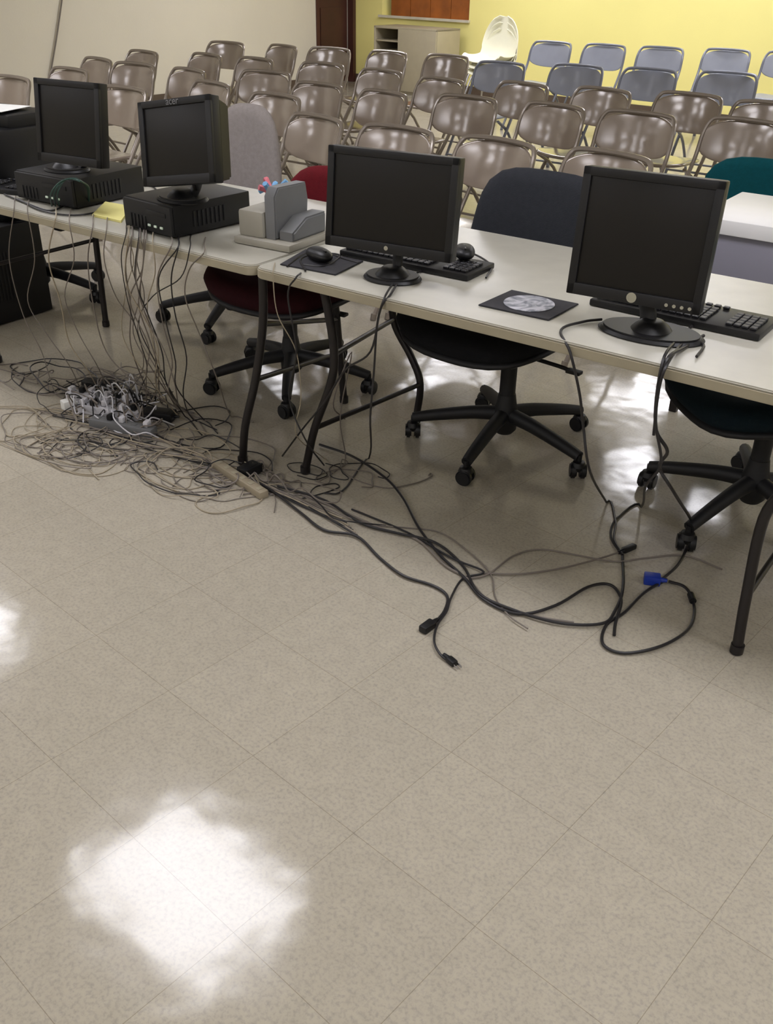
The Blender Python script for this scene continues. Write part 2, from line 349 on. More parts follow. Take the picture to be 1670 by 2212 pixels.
# ------------------------------------------------------------------ stacked white shell chairs
base=P(1068,30,1.0);base.z=0
def shell(zoff,idx):
    e=empty('shell_chair',base+Vector((0,0,0)),RA+math.radians(2),'white moulded plastic shell chair in a stack','chair','stacked white shell chairs')
    bm=bmesh.new();t=bmesh.new();NU=16;g=[]
    prof=[(-.22,-.015),(-.18,.005),(-.1,-.012),(.02,-.018),(.12,0),(.175,.07),(.205,.17),(.225,.28),(.24,.40)]
    pr=smooth_pts([Vector((0,y,z)) for y,z in prof],4)
    for j,p in enumerate(pr):
        tt=j/(len(pr)-1);hw=.225*(1-.08*tt) if tt<.66 else .211*math.sqrt(max(.02,1-((tt-.66)/.345)**2.4))+.01
        row=[]
        for i in range(NU+1):
            x=(i/NU*2-1);lift=.06*abs(x)**3
            row.append(t.verts.new((x*hw,p.y-lift*(.9 if tt>.5 else 0),p.z+lift*(1 if tt<=.5 else .2))))
        g.append(row)
    for a,c in zip(g,g[1:]):
        for i in range(NU):t.faces.new((a[i],a[i+1],c[i+1],c[i]))
    bmesh.ops.recalc_face_normals(t,faces=t.faces)
    bmesh.ops.solidify(t,geom=list(t.faces),thickness=.008);merge(bm,t,Matrix.Translation((0,0,.45+zoff)))
    finish('shell',bm,M_white,e)
    for sx in(-1,1):
        for sy in(-1,1):
            bm=bmesh.new();tube(bm,[(sx*.10,sy*.08,.425+zoff),(sx*.16,sy*.12,.40+zoff),(sx*.25,sy*.22,.012)] if idx==0 else [(sx*.10,sy*.08,.425+zoff),(sx*.17,sy*.13,.40+zoff),(sx*.215,sy*.185,.2+zoff*.5+idx*.02)],.009,8,4);finish('leg',bm,M_chrome,e)
for i in range(3):shell(.06*i,i)
# ------------------------------------------------------------------ tables
def table(a0,a1,n0,legs,label):
    c=TP((a0+a1)/2,n0+.39)
    e=empty('folding_table',c,TA,label,'table','laminate folding tables')
    Mi=(Matrix.Translation(c)@Matrix.Rotation(TA,4,'Z')).inverted()
    bm=bmesh.new();prism(bm,rrect(a1-a0,.78,.032),.692,.72,.003);finish('tabletop',bm,M_top,e)
    bm=bmesh.new();prism(bm,rrect(a1-a0+.006,.786,.034),.689,.7155,.003);finish('edge_band',bm,M_edge,e)
    bm=bmesh.new();prism(bm,rrect(a1-a0-.16,.04,.01,2,0,-.3),.665,.690);finish('apron_rail',bm,M_leg,e)
    bm=bmesh.new();prism(bm,rrect(a1-a0-.16,.04,.01,2,0,.3),.665,.690);finish('apron_rail',bm,M_leg,e)
    for grp in legs:
        for pts in grp['legs']:
            bm=bmesh.new();tube(bm,[Mi@p for p in pts],.0135,12,6)
            f=Mi@pts[-1];cyl(bm,(f.x,f.y,.0005),(f.x,f.y,.03),.017,seg=14,bev=.003)
            finish('leg',bm,M_leg,e)
        for a,b2 in grp['bars']:
            bm=bmesh.new();tube(bm,[Mi@a,Mi@b2],.0085,10,sm=False);finish('crossbar',bm,M_leg,e)
fA=TI(P(660,1022,0));fB=TI(P(915,903,0));m1=TI(V(722,765,fA[1]));m2=TI(V(714,830,fA[1]));m3=TI(V(680,925,fA[1]))
fr=[TP(m1[0]-.05,fA[1]+.0,.69),TP(m1[0]-.02,fA[1],.58),TP(m1[0],fA[1],m1[2]),TP(m2[0],fA[1],m2[2]),TP(m3[0],fA[1],m3[2]),TP(fA[0],fA[1],.012)]
nB=min(fB[1],.70);r1=TI(V(850,690,nB));r2=TI(V(888,770,nB));r3=TI(V(908,830,nB))
rr=[TP(r1[0]+.01,nB,.69),TP(r1[0],nB,.55),TP(r1[0],nB,r1[2]),TP(r2[0],nB,r2[2]),TP(r3[0],nB,r3[2]),TP(fB[0],nB,.012)]
fR=TI(P(1590,1410,0));q1=TI(V(1612,1290,fR[1]));q2=TI(V(1650,1120,fR[1]))
fr2=[TP(q2[0]+.05,fR[1],.69),TP(q2[0]+.035,fR[1],.5),TP(q2[0],fR[1],q2[2]),TP(q1[0],fR[1],q1[2]),TP(fR[0],fR[1],.012)]
rr2=[p+tn*.56 for p in fr2]
table(0,1.83,0,[dict(legs=[fr,rr],bars=[(fr[2],rr[2]),(fr[4],rr[4])]),dict(legs=[fr2,rr2],bars=[(fr2[2],rr2[2]),(fr2[3],rr2[3])])],'long beige laminate folding table with rounded corners and dark steel legs')
fC=TI(P(525,1002,0));nC=max(.06,fC[1]);s1=TI(V(568,700,nC));s2=TI(V(552,820,nC));s3=TI(V(530,920,nC))
fl1=[TP(s1[0]+.01,nC,.69),TP(s1[0],nC,s1[2]),TP(s2[0],nC,s2[2]),TP(s3[0],nC,s3[2]),TP(fC[0],nC,.012)]
nD=.68;d1_=TI(V(728,690,nD))
rl1=[TP(d1_[0]-.03,nD,.69),TP(d1_[0]-.02,nD,.5),TP(d1_[0],nD,d1_[2]),TP(d1_[0]+.03,nD,.012)]
fE=TI(P(275,690,0));rl2=[TP(fE[0]+.02,.69,.69),TP(fE[0]+.01,.69,.4),TP(fE[0],.69,.012)];fl2=[p-tn*.57 for p in rl2]
table(-1.85,-.008,0,[dict(legs=[fl1,rl1],bars=[(fl1[1],rl1[2]),(fl1[2],TP(d1_[0]+.01,nD,.2))]),dict(legs=[fl2,rl2],bars=[(fl2[1],rl2[1])])],'long beige laminate folding table crowded with computers')
# ------------------------------------------------------------------ white desk
dk=P(1575,478,.74);dk.z=0;dk-=tu*.12
e=empty('desk',dk+tu*.6+tn*.26,TA,'white-topped desk with lavender grey side panels','desk')
bm=bmesh.new();box(bm,(0,0,.715),(1.2,.5,.05),.005);finish('desktop',bm,M_desk,e)
bm=bmesh.new();box(bm,(0,-.225,.54),(1.15,.02,.30),.002);finish('front_panel',bm,M_deskg,e)
for s in(-1,1):
    bm=bmesh.new();box(bm,(s*.575,0,.54),(.025,.46,.299),.002);finish('side_panel',bm,M_deskg,e)
    for t_ in(-1,1):
        bm=bmesh.new();box(bm,(s*.565,t_*.215,.345),(.03,.03,.688),.003);finish('leg',bm,M_leg,e)
# ------------------------------------------------------------------ office chairs
def office(center,yaw,phase,seatc,backc,label,seat_z=.44,top=.92,bw=.45,back_h=.42,sx=0,sw=.49,bend=-.5,ex=3.2,bx=0):
    center=Vector((center[0],center[1],0))
    e=empty('office_chair',center,yaw,label,'office chair')
    bm=bmesh.new();lathe(bm,[(.03,.055),(.042,.07),(.045,.13),(.036,.165),(.03,.2)],24)
    for k in range(5):
        a=math.radians(phase+72*k)-yaw;d=Vector((math.cos(a),math.sin(a),0))
        tube(bm,[d*.03+Vector((0,0,.125)),d*.12+Vector((0,0,.118)),d*.25+Vector((0,0,.095)),d*.325+Vector((0,0,.078))],[.027,.018],10,4)
    finish('base',bm,M_blackm,e)
    for k in range(5):
        a=math.radians(phase+72*k)-yaw;d=Vector((math.cos(a),math.sin(a),0));ta=a+random.uniform(-1,1);w=Vector((math.cos(ta),math.sin(ta),0));p=d*.325
        bm=bmesh.new();cyl(bm,p+Vector((0,0,.04)),p+Vector((0,0,.085)),.009,seg=10)
        for s in(-1,1):cyl(bm,p+w*s*.005+Vector((0,0,.028)),p+w*s*.027+Vector((0,0,.028)),.0275,seg=20,bev=.005)
        lathe(bm,[(.02,.03),(.026,.045),(.02,.06),(.008,.064)],14,Matrix.Translation(p))
        finish('caster',bm,M_black,e)
    bm=bmesh.new();cyl(bm,(0,0,.19),(0,0,.3),.028);cyl(bm,(0,0,.3),(0,0,seat_z-.07),.018);finish('gas_column',bm,M_blackm,e)
    bm=bmesh.new();box(bm,(0,-.02,seat_z-.058),(.17,.24,.04),.008);tube(bm,[(.05,-.03,seat_z-.06),(.2,-.03,seat_z-.065),(.24,-.03,seat_z-.07)],.007,8,3);box(bm,(.255,-.03,seat_z-.07),(.05,.03,.012),.004)
    tube(bm,[(-.05,.04,seat_z-.06),(-.2,.04,seat_z-.068)],.007,8,3);cyl(bm,(-.2,.04,seat_z-.068),(-.24,.04,seat_z-.068),.014,seg=12);finish('tilt_mechanism',bm,M_blackm,e)
    bm=bmesh.new();pad(bm,sw,.48,.095,ex=3.4,edge=.22,fn=lambda v:Vector((v.x+sx,v.z-.05,v.y+seat_z+.02-.5*max(0,-v.z-.12)**1.6+.02*(v.x/.24)**2)));finish('seat',bm,seatc,e)
    bm=bmesh.new();pad(bm,sw-.02,.46,.03,ex=3.4,edge=.12,fn=lambda v:Vector((v.x+sx,v.z-.05,v.y+seat_z-.026-.5*max(0,-v.z-.12)**1.6+.02*(v.x/.24)**2)));finish('seat_shell',bm,M_blackm,e)
    zc=top-back_h/2
    bm=bmesh.new();pad(bm,bw,back_h,.06,ex=ex,edge=.2,fn=lambda v:Vector((v.x*(1+.12*(-v.z)/.2)+bx,v.y+.23+.12*v.z+bend*(v.x)**2,v.z+zc)));finish('backrest',bm,backc,e)
    bm=bmesh.new();tube(bm,[(0,.08,seat_z-.06),(0,.22,seat_z-.055),(0,.285,seat_z+.0),(0,.285,zc-.1),(0,.28,zc-.02)],.022,10,5,flat=.5);finish('back_support',bm,M_blackm,e)
    return e
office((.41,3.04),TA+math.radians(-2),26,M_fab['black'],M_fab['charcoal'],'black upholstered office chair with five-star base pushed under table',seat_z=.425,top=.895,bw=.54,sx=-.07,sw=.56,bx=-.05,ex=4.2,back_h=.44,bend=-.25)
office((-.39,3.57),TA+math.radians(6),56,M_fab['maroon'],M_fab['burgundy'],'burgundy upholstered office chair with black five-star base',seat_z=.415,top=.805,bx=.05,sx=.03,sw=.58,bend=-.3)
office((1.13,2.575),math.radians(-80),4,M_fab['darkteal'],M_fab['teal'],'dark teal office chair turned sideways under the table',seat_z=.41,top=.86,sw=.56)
office((-.74,4.33),TA+math.radians(10),43,M_fab['black'],M_fab['grey'],'office chair with pale grey fabric backrest behind the table',top=.92,bw=.36,back_h=.5,bx=-.02)
lc=P(205,660,0);lc.z=0
office(lc-Vector((.30,-.16,0)),TA,-22,M_fab['black'],M_fab['black'],'dark office chair mostly hidden behind the crowded table',top=.80)
tb=P(1690,345,.80);tb.z=0
office(tb+tn*.25,TA+math.pi,10,M_fab['teal'],M_fab['teal'],'teal upholstered office chair behind the white desk',top=.80,bw=.66,bend=.1,ex=4,seat_z=.40)
# ------------------------------------------------------------------ monitors
def monitor(tl,tr,zt,zb,basexy,zbase,label,depth=.045,logo=None,buttons=False,tilt=6,text=None,base_r=(.11,.08),rear=False,neck_w=.05,rollx=0,yawo=0):
    A=P(tl[0],tl[1],zt);B=P(tr[0],tr[1],zt);w=(B-A).length;yaw=math.atan2(B.y-A.y,B.x-A.x)+math.radians(yawo);h=(zt-zb)
    c=(A+B)/2;bc=P(basexy[0],basexy[1],zbase)
    e=empty('monitor',bc,yaw,label,'monitor')
    Mi=(Matrix.Translation(bc)@Matrix.Rotation(yaw,4,'Z')).inverted()
    cl=Mi@Vector((c.x,c.y,(zt+zb)/2));tl_=math.radians(tilt)
    cl.x+=math.sin(math.radians(rollx))*h/2
    hh=h/math.cos(tl_)
    S=Matrix.Translation((cl.x,cl.y-math.tan(tl_)*h/2,cl.z))@Matrix.Rotation(-math.radians(rollx),4,'Y')@Matrix.Rotation(-tl_,4,'X')
    bz=.02
    bm=bmesh.new()
    box(bm,(0,.018,0),(w,.036,hh),.005,S)
    for c_,s_ in(((0,-.002,hh/2-bz/2),(w,.012,bz)),((0,-.002,-hh/2+bz*.7),(w,.012,bz*1.4)),((-w/2+bz/2,-.002,0),(bz,.012,hh)),((w/2-bz/2,-.002,0),(bz,.012,hh))):
        box(bm,c_,s_,.003,S)
    if rear:
        t=bmesh.new();bmesh.ops.create_cube(t,size=1)
        for v in t.verts:
            k=1 if v.co.y<0 else .9
            v.co=Vector((v.co.x*(w-.01)*k,.036+(v.co.y+.5)*depth,v.co.z*(hh-.01)*k))
        bmesh.ops.bevel(t,geom=list(t.edges),offset=.006,segments=2,affect='EDGES');merge(bm,t,S)
    else: box(bm,(0,.045,-.01),(w*.7,.03,hh*.65),.012,S)
    finish('housing',bm,M_black,e)
    bm=bmesh.new();box(bm,(0,-.0005,.2*bz),(w-2*bz+.002,.004,hh-2.2*bz),.0005,S);finish('screen',bm,M_screen,e)
    bm=bmesh.new()
    tube(bm,[(cl.x*.3,.02,.012),(cl.x*.5,.03,.05),(cl.x,cl.y+.045,zb-zbase+.03),(cl.x,cl.y+.05,zb-zbase+h*.3)],neck_w/2,12,6,flat=.5);finish('neck',bm,M_blackm,e)
    bm=bmesh.new();t=bmesh.new();bmesh.ops.create_cone(t,cap_ends=True,segments=40,radius1=1,radius2=.93,depth=1)
    for v in t.verts:v.co=Vector((v.co.x*base_r[0],v.co.y*base_r[1],(v.co.z+.5)*.014))
    bmesh.ops.bevel(t,geom=[ed for ed in t.edges if any(len(f.verts)>4 for f in ed.link_faces)],offset=.004,segments=2,affect='EDGES');merge(bm,t)
    lathe(bm,[(.05,.013),(.04,.024),(.028,.034),(.02,.036)],24);finish('base',bm,M_black,e)
    if logo:
        bm=bmesh.new();zz=-hh/2+bz*.75;t=bmesh.new()
        cyl(t,(0,-.009,zz),(0,-.0075,zz),logo,seg=24);merge(bm,t,S);finish('badge',bm,M_silver,e,label='small silver badge')
    if buttons:
        for i in range(4):
            bm=bmesh.new();t=bmesh.new();cyl(t,(w*.26+i*.018,-.011,-hh/2+.012),(w*.26+i*.018,-.006,-hh/2+.012),.0042,seg=12);merge(bm,t,S);finish('button',bm,M_silver,e)
    if text:
        cu=bpy.data.curves.new('t','FONT');cu.body=text;cu.size=.034;cu.align_x='CENTER';cu.extrude=.0004
        to=bpy.data.objects.new('t',cu);link(to);bpy.context.view_layer.update()
        me=bpy.data.meshes.new_from_object(to);bpy.data.objects.remove(to)
        me.transform(S@Matrix.Translation((0,-.0095,hh/2-.017))@Matrix.Rotation(math.pi/2,4,'X')@Matrix.Scale(.85,4));me.materials.clear();me.materials.append(M_mark)
        o=bpy.data.objects.new('brand_lettering',me);link(o);o.parent=e
    return e
monitor((712,312),(995,342),1.06,.80,(848,602),.72,'black flat monitor with small silver badge on round stand',logo=.006,base_r=(.085,.07))
monitor((1265,357),(1572,392),1.09,.80,(1405,722),.72,'black flat monitor with silver badge and button row',logo=.012,buttons=True,base_r=(.13,.08),neck_w=.06)
monitor((297,203),(458,220),1.13,.895,(395,432),.82,'thick black monitor on tall neck atop a desktop computer',depth=.06,text='acer',rear=True,base_r=(.09,.07),neck_w=.06,tilt=12,rollx=9)
monitor((75,167),(215,180),1.135,.88,(145,368),.82,'black flat monitor standing on a horizontal desktop computer',base_r=(.09,.07),depth=.04,tilt=8)
# ------------------------------------------------------------------ desktop computers
def pc(a,n,w,d,h,yawo,label,z=.72,loc=None,leds=3):
    c=loc if loc is not None else TP(a,n,z)
    e=empty('desktop_computer',c,TA+math.radians(yawo),label,'computer')
    bm=bmesh.new();box(bm,(0,0,h/2+.003),(w,d,h-.004),.004);finish('case',bm,M_black,e)
    bm=bmesh.new();box(bm,(0,-d/2-.005,h/2+.003),(w-.004,.014,h-.01),.005)
    for i in range(5):box(bm,(-w/2+.04+i*.018,-d/2-.013,h*.35),(.006,.004,min(h*.4,.12)),.001)
    box(bm,(w*.2,-d/2-.013,h*.7),(w*.4,.004,h*.14),.001);finish('front_panel',bm,M_blackm,e)
    for i in range(leds):
        bm=bmesh.new();box(bm,(w*.05+i*.03,-d/2-.0145,h*.3),(.012,.004,.007),.001);finish('indicator_light',bm,M_led,e,label='small green indicator')
    for i in range(8):
        bm=bmesh.new();box(bm,(w/2+.0015,-d*.25+i*.018,h*.5),(.003,.008,h*.5),.0008);finish('vent_rib',bm,M_blackm,e)
pc(-.50,.235,.24,.32,.1,-4,'black small desktop computer lying flat under a monitor')
pc(-1.10,.28,.30,.32,.1,3,'black desktop computer lying flat among papers')
tw=P(75,695,0);tq=Vector((tw.x-.12,tw.y+.12,0))
pc(0,0,.19,.42,.43,0,'black tower computer on the floor under the table',loc=tq-tn*.08,leds=1)
pc(0,0,.19,.42,.43,2,'black tower computer beside a table leg',loc=tq-tu*.24-tn*.06,leds=0)
e=empty('printer',TP(-1.68,.34,.72),TA+.05,'black inkjet printer with loose papers on top','printer')
bm=bmesh.new();box(bm,(0,0,.10),(.40,.34,.19),.015);box(bm,(0,.04,.215),(.38,.22,.05),.012);finish('body',bm,M_black,e)
bm=bmesh.new();box(bm,(0,-.21,.03),(.26,.12,.012),.004);finish('output_tray',bm,M_blackm,e)
bm=bmesh.new()
for i in range(3):box(bm,(.02*i-.02,-.01*i,.243+i*.003),(.24,.18,.0015),0,Matrix.Rotation(.15*i,4,'Z'))
thing(finish('paper_stack',bm,M_paper,None,loc=TP(-1.68,.34,.722),yaw=TA),'loose white papers on top of the printer','paper')
e=empty('label_printer',TP(-.125,.29,.72),TA+math.radians(4),'grey and beige desktop receipt printer','printer')
bm=bmesh.new();box(bm,(0,-.01,.012),(.215,.24,.022),.006);finish('base',bm,M_pcbeige,e)
bm=bmesh.new();box(bm,(-.055,-.02,.062),(.095,.18,.08),.01);finish('body',bm,M_pcbeige,e)
bm=bmesh.new()
M=Matrix(((0,0,1,0),(1,0,0,0),(0,1,0,0),(0,0,0,1)))
prism(bm,[(-.1,.024),(.06,.024),(.07,.12),(.06,.17),(-.08,.175),(-.1,.15)],-.006,.036,.004,M);finish('head',bm,M_pcgrey,e)
bm=bmesh.new();prism(bm,[(-.09,.024),(.08,.024),(.08,.085),(-.02,.085),(-.09,.05)],.037,.095,.005,M);finish('feeder',bm,M_pcgrey,e)
bm=bmesh.new();
for i in range(9):
    a=i*.7;tube(bm,[(-.06,0,.104),(-.06+.02*math.cos(a),.02*math.sin(a),.14),(-.06+.045*math.cos(a),.045*math.sin(a),.15+.02*math.sin(3*a))],.009,6,3,mi=i%2)
thing(finish('ribbon_bow',bm,[M_pink,M_lblue],None,loc=TP(-.125,.30,.722),yaw=TA),'pink and pale blue crumpled ribbon bow on the printer','ribbon')
def keyboard(a,n,yo,label):
    e=empty('keyboard',TP(a,n,.72),TA+math.radians(yo),label,'keyboard')
    bm=bmesh.new();box(bm,(0,0,.010),(.44,.16,.018),.005);finish('body',bm,M_black,e)
    bm=bmesh.new()
    for r in range(5):
        for k in range(15):
            box(bm,(-.20+k*.0195,-.055+r*.021,.0225),(.016,.017,.007),.0015,segs=1)
    for r in range(5):
        for k in range(4):
            box(bm,(.118+k*.0195+.02,-.055+r*.021,.0225),(.016,.017,.007),.0015,segs=1)
    for k in range(14):box(bm,(-.2+k*.0225,.06,.0225),(.016,.013,.006),.0015,segs=1)
    o=finish('keycaps',bm,M_key,e);o['kind']='stuff'
keyboard(1.14,.36,0,'black keyboard behind the monitor on the table')
keyboard(.34,.33,2,'black keyboard tucked behind the monitor')
keyboard(-1.5,.16,15,'black keyboard at the cluttered table end')
def mouse(loc,yo,label,m=M_black):
    bm=bmesh.new();pad(bm,.06,.11,.034,ex=2.4,edge=.9,fn=lambda v:Vector((v.x,v.z,max(0,v.y+.014)*1.15+.001)));
    box(bm,(0,-.03,.033),(.006,.02,.006),.002)
    thing(finish('computer_mouse',bm,m,None,loc=loc,yaw=TA+yo),label,'mouse')
def mpad(pts,label):
    q=[P(x,y,.72) for x,y in pts];c=sum(q,Vector())/4
    bm=bmesh.new();prism(bm,[((p-c).x,(p-c).y) for p in q],.0005,.0045,.0012);thing(finish('mousepad',bm,M_pad,None,loc=c),label,'mousepad');return c
c=mpad([(605,573),(725,596),(785,566),(660,541)],'dark rectangular mousepad under a mouse and cables')
mouse(P(690,562,.7245),1.2,'black computer mouse on a dark mousepad')
c=mpad([(1033,661),(1185,694),(1250,659),(1105,629)],'dark mousepad with a pale round disc on it')
bm=bmesh.new();lathe(bm,[(.006,.0),(.066,.0),(.0665,.001),(.066,.0018),(.006,.0018)],48);thing(finish('printed_disc',bm,M_disc,None,loc=c+Vector((0,0,.005))),'pale grey printed disc lying on the mousepad','disc')
mouse(P(1003,556,.745),.6,'black computer mouse resting on the keyboard',M_black)
def sheet(name,pts,z,m,label,th=.004):
    q=[P(x,y,z) for x,y in pts];c=sum(q,Vector())/4
    bm=bmesh.new();prism(bm,[((p-c).x,(p-c).y) for p in q],.0005,th);thing(finish(name,bm,m,None,loc=c,smooth=False),label,'paper')
sheet('notepad',[(200,468),(262,482),(285,450),(228,440)],.72,M_yel,'pale yellow notepad on the table beside the computer',.008)
sheet('paper_sheet',[(30,385),(95,392),(100,372),(45,366)],.72,M_paper,'white paper sheet among the clutter')
# ------------------------------------------------------------------ cables
def cable_w(out,r,m,label,group=None,name='cable',seg=8,k=6):
    bm=bmesh.new();tube(bm,out,r,seg,k,zmin=r)
    c=sum(out,Vector())/len(out);c.z=0
    for v in bm.verts:v.co-=c
    thing(finish(name,bm,m,None,loc=c),label,'cable',group)
def cable(pts,r,m,label,name='cable',z=.006,group=None):
    out=[]
    for p in pts:
        if len(p)==2: out.append(P(p[0],p[1],r+.001+z*random.random()))
        elif p[2]=='t': out.append(P(p[0],p[1],.722+r))
        elif p[2]=='z': out.append(P(p[0],p[1],p[3]))
        else: out.append(V(p[0],p[1],p[3] if len(p)>3 else -.02))
    cable_w(out,r,m,label,group,name)
BK=.0042
def plug(p,d,label,m=M_black,prongs=True,L=.045,w=.02,name='power_plug'):
    d=Vector(d);d.z=0;d.normalize();yaw=math.atan2(d.y,d.x)
    e=empty(name,Vector((p.x,p.y,.001)),yaw,label,'plug')
    bm=bmesh.new();box(bm,(L/2,0,w*.42),(L,w,w*.84),.004);cyl(bm,(-.018,0,w*.42),(.002,0,w*.42),.005,.008,seg=12);finish('plug_body',bm,m,e)
    if prongs:
        for s in(-1,1):
            bm=bmesh.new();box(bm,(L+.008,s*.0055,w*.45),(.018,.0015,.006),.0003);finish('prong',bm,M_chrome,e)
cable([(545,1035),(590,1062),(650,1108),(700,1145),(770,1158),(820,1205),(870,1243),(935,1265),(966,1288),(960,1320),(935,1350)],BK,M_cab,'black power cable lying across the floor')
plug(P(935,1352,0),P(905,1372,0)-P(935,1350,0),'black power cable end lying on the floor',prongs=False,w=.024)
cable([(760,1100),(880,1150),(975,1205),(1045,1235),(1000,1250),(975,1290),(965,1320),(945,1350),(938,1385),(950,1412),(968,1428)],.0032,M_cab,'thin black cable with plug on the floor')
plug(P(968,1428,0),P(985,1442,0)-P(965,1425,0),'black two-prong plug lying on the floor',L=.028,w=.018)
cable([(690,960),(760,985),(830,1030),(870,1075),(905,1140),(950,1198),(1000,1245),(1045,1295),(1120,1326),(1200,1308),(1270,1268),(1318,1263),(1342,1295),(1330,1345),(1327,1372)],BK,M_cab,'black cable curling over the floor tiles')
cable([(600,1050),(700,1080),(780,1130),(860,1152),(940,1172),(1000,1222),(1035,1282),(1110,1318),(1210,1346),(1300,1347),(1328,1320),(1346,1270),(1345,1200)],BK,M_cab,'black cable running along the floor')
cable([(560,1000),(640,1060),(720,1095),(820,1140),(900,1165),(960,1220),(1010,1250),(1060,1300),(1150,1330),(1240,1345)],.0035,M_cgrey,'dark grey cable running along the floor')
cable([(520,990),(620,1050),(700,1095),(790,1130),(880,1140),(950,1150),(1010,1190),(1060,1240),(1070,1290),(1100,1330),(1140,1358)],.0022,M_cgrey,'thin grey cable on the floor')
cable([(1440,1252),(1392,1280),(1350,1322),(1310,1350),(1303,1392),(1350,1411),(1430,1395),(1488,1358),(1500,1312),(1482,1270),(1445,1256)],BK,M_cab,'black cable loop with a ferrite bead')
cable([(1010,1250),(1055,1240),(1110,1200),(1170,1187),(1250,1200),(1330,1213),(1400,1205),(1480,1200),(1560,1230)],.0028,M_cgrey,'thin grey cable arcing over the floor')
cable([(1040,1238),(1120,1240),(1210,1228),(1300,1205),(1360,1185)],.0028,M_cgrey,'thin grey cable on the floor')
plug(P(1345,1195,0),P(1380,1180,0)-P(1345,1195,0),'black barrel connector lying on the floor',prongs=False,L=.05,w=.018)
plug(P(1425,1262,0),P(1385,1255,0)-P(1425,1260,0),'blue video connector lying on the floor',m=M_blue,prongs=False,L=.045,w=.032,name='video_connector')
fb=P(1493,1298,0);bm=bmesh.new();dd=(P(1497,1312,0)-P(1487,1284,0)).normalized()*.018;cyl(bm,Vector((0,0,.0105))-dd,Vector((0,0,.0105))+dd,.0095,seg=16,bev=.002);thing(finish('ferrite_bead',bm,M_black,None,loc=Vector((fb.x,fb.y,0))),'black ferrite bead around the looped cable','ferrite bead')
cable([(1300,690,'t'),(1260,695,'t'),(1212,713,'t'),(1232,762,'v',-.012),(1252,850,'v',.0),(1260,920,'v',.02),(1275,1020,'v',.05),(1310,1085),(1330,1125),(1327,1165),(1345,1198)],.0035,M_cab,'black cable dropping from the table to the floor')
cable([(1520,725,'t'),(1480,750,'t'),(1440,778,'v',-.012),(1420,860,'v',-.01),(1418,930,'v',0),(1442,975,'v',.02),(1425,1010,'v',.04),(1460,1070,'v',.08),(1497,1140),(1470,1212),(1430,1252)],BK,M_cab,'black video cable hanging from the monitor to the floor')
cable([(1500,700,'t'),(1462,735,'t'),(1432,780,'v',-.02),(1415,900,'v',-.02),(1428,1000,'v',.0),(1395,1050,'v',.08),(1385,1095),(1332,1120),(1320,1160),(1345,1200)],.0035,M_cab,'black power cable hanging from the monitor')
cable([(1505,770,'t'),(1520,745,'t'),(1480,738,'t'),(1440,790,'v',-.025),(1422,850,'v',-.03),(1412,940,'v',-.03)],.0035,M_cab,'black cable looped beside the monitor base')
cable([(858,612,'t'),(845,635,'t'),(822,668,'v',-.012),(800,760,'v',-.01),(745,800,'v',.02),(700,870,'v',.06),(655,925,'v',.08),(610,985)],.003,M_cab,'black cable hanging from the monitor stand')
cable([(850,610,'t'),(830,645,'t'),(815,700,'v',-.012),(808,800,'v',0),(800,900,'v',.02),(797,990),(740,1060),(700,1065)],.003,M_cab,'thin black cable hanging straight to the floor')
cable([(650,590,'t'),(638,602,'t'),(622,640,'v',-.012),(640,760,'v',.0),(625,860,'v',.05),(660,950,'v',.05),(700,1005)],.0026,M_cab,'thin black mouse cable hanging to the floor')
cable([(745,905,'v',.3),(720,870,'v',.25),(760,760,'v',.3),(735,900,'v',.25),(745,1000),(690,1040)],.0022,M_cgrey,'thin grey cable looped under the table')
for pts in([(620,575,'t'),(660,548,'t'),(700,545,'t'),(745,560,'t'),(775,568,'t')],[(660,585,'t'),(650,560,'t'),(690,548,'t'),(735,552,'t'),(700,575,'t'),(655,572,'t')],[(900,590,'t'),(960,560,'t'),(1010,545,'t'),(1060,572,'t'),(1050,600,'t')],[(330,395,'t'),(280,390,'t'),(255,380,'t')],[(240,395,'t'),(275,410,'t'),(320,400,'t'),(345,415,'t')],[(40,430,'t'),(90,455,'t'),(160,465,'t'),(230,455,'t')],[(10,420,'t'),(60,440,'t'),(110,455,'t'),(150,440,'t'),(200,440,'t'),(260,425,'t')]):
    cable(pts,.003,M_cab,'black cable coiled on the tabletop')
# hanging bundle
HB='thin cable hanging from the cluttered table'
hang=[[(300,500),(292,600),(320,680),(350,760),(360,830),(400,900)],[(315,505),(308,580),(300,660),(322,730),(340,790),(348,870)],[(285,500),(283,570),(300,640),(288,720),(330,800),(385,880)],
[(330,510),(335,590),(318,660),(330,740),(345,800),(330,880)],[(272,495),(262,560),(276,650),(300,730),(318,800),(300,860)],[(370,520),(340,600),(350,690),(372,780),(366,850),(420,905)],
[(200,480),(190,560),(200,650),(230,760),(300,830),(420,900)],[(230,485),(225,560),(250,640),(290,700),(310,790),(280,850)],[(120,460),(105,560),(130,650),(150,740),(190,800),(220,850)],
[(60,448),(75,560),(60,650),(100,720),(150,790),(180,850)],[(440,535),(410,580),(400,640),(430,720),(468,815),(500,900)],[(30,445),(20,560),(50,680),(90,760),(120,850)],[(410,525),(390,600),(330,640),(300,700),(340,790),(390,880)],
[(590,590),(600,680),(640,760),(650,860),(640,940),(700,990)],[(150,470),(160,560),(140,640),(170,720),(210,790),(240,850)]]
for k in range(9):
    q=random.choice(hang[:6]);s=random.randint(-30,45);hang.append([(x+s+random.randint(-18,18)*(j>0),y+(s*.24 if j==0 else random.randint(-12,12))) for j,(x,y) in enumerate(q)])
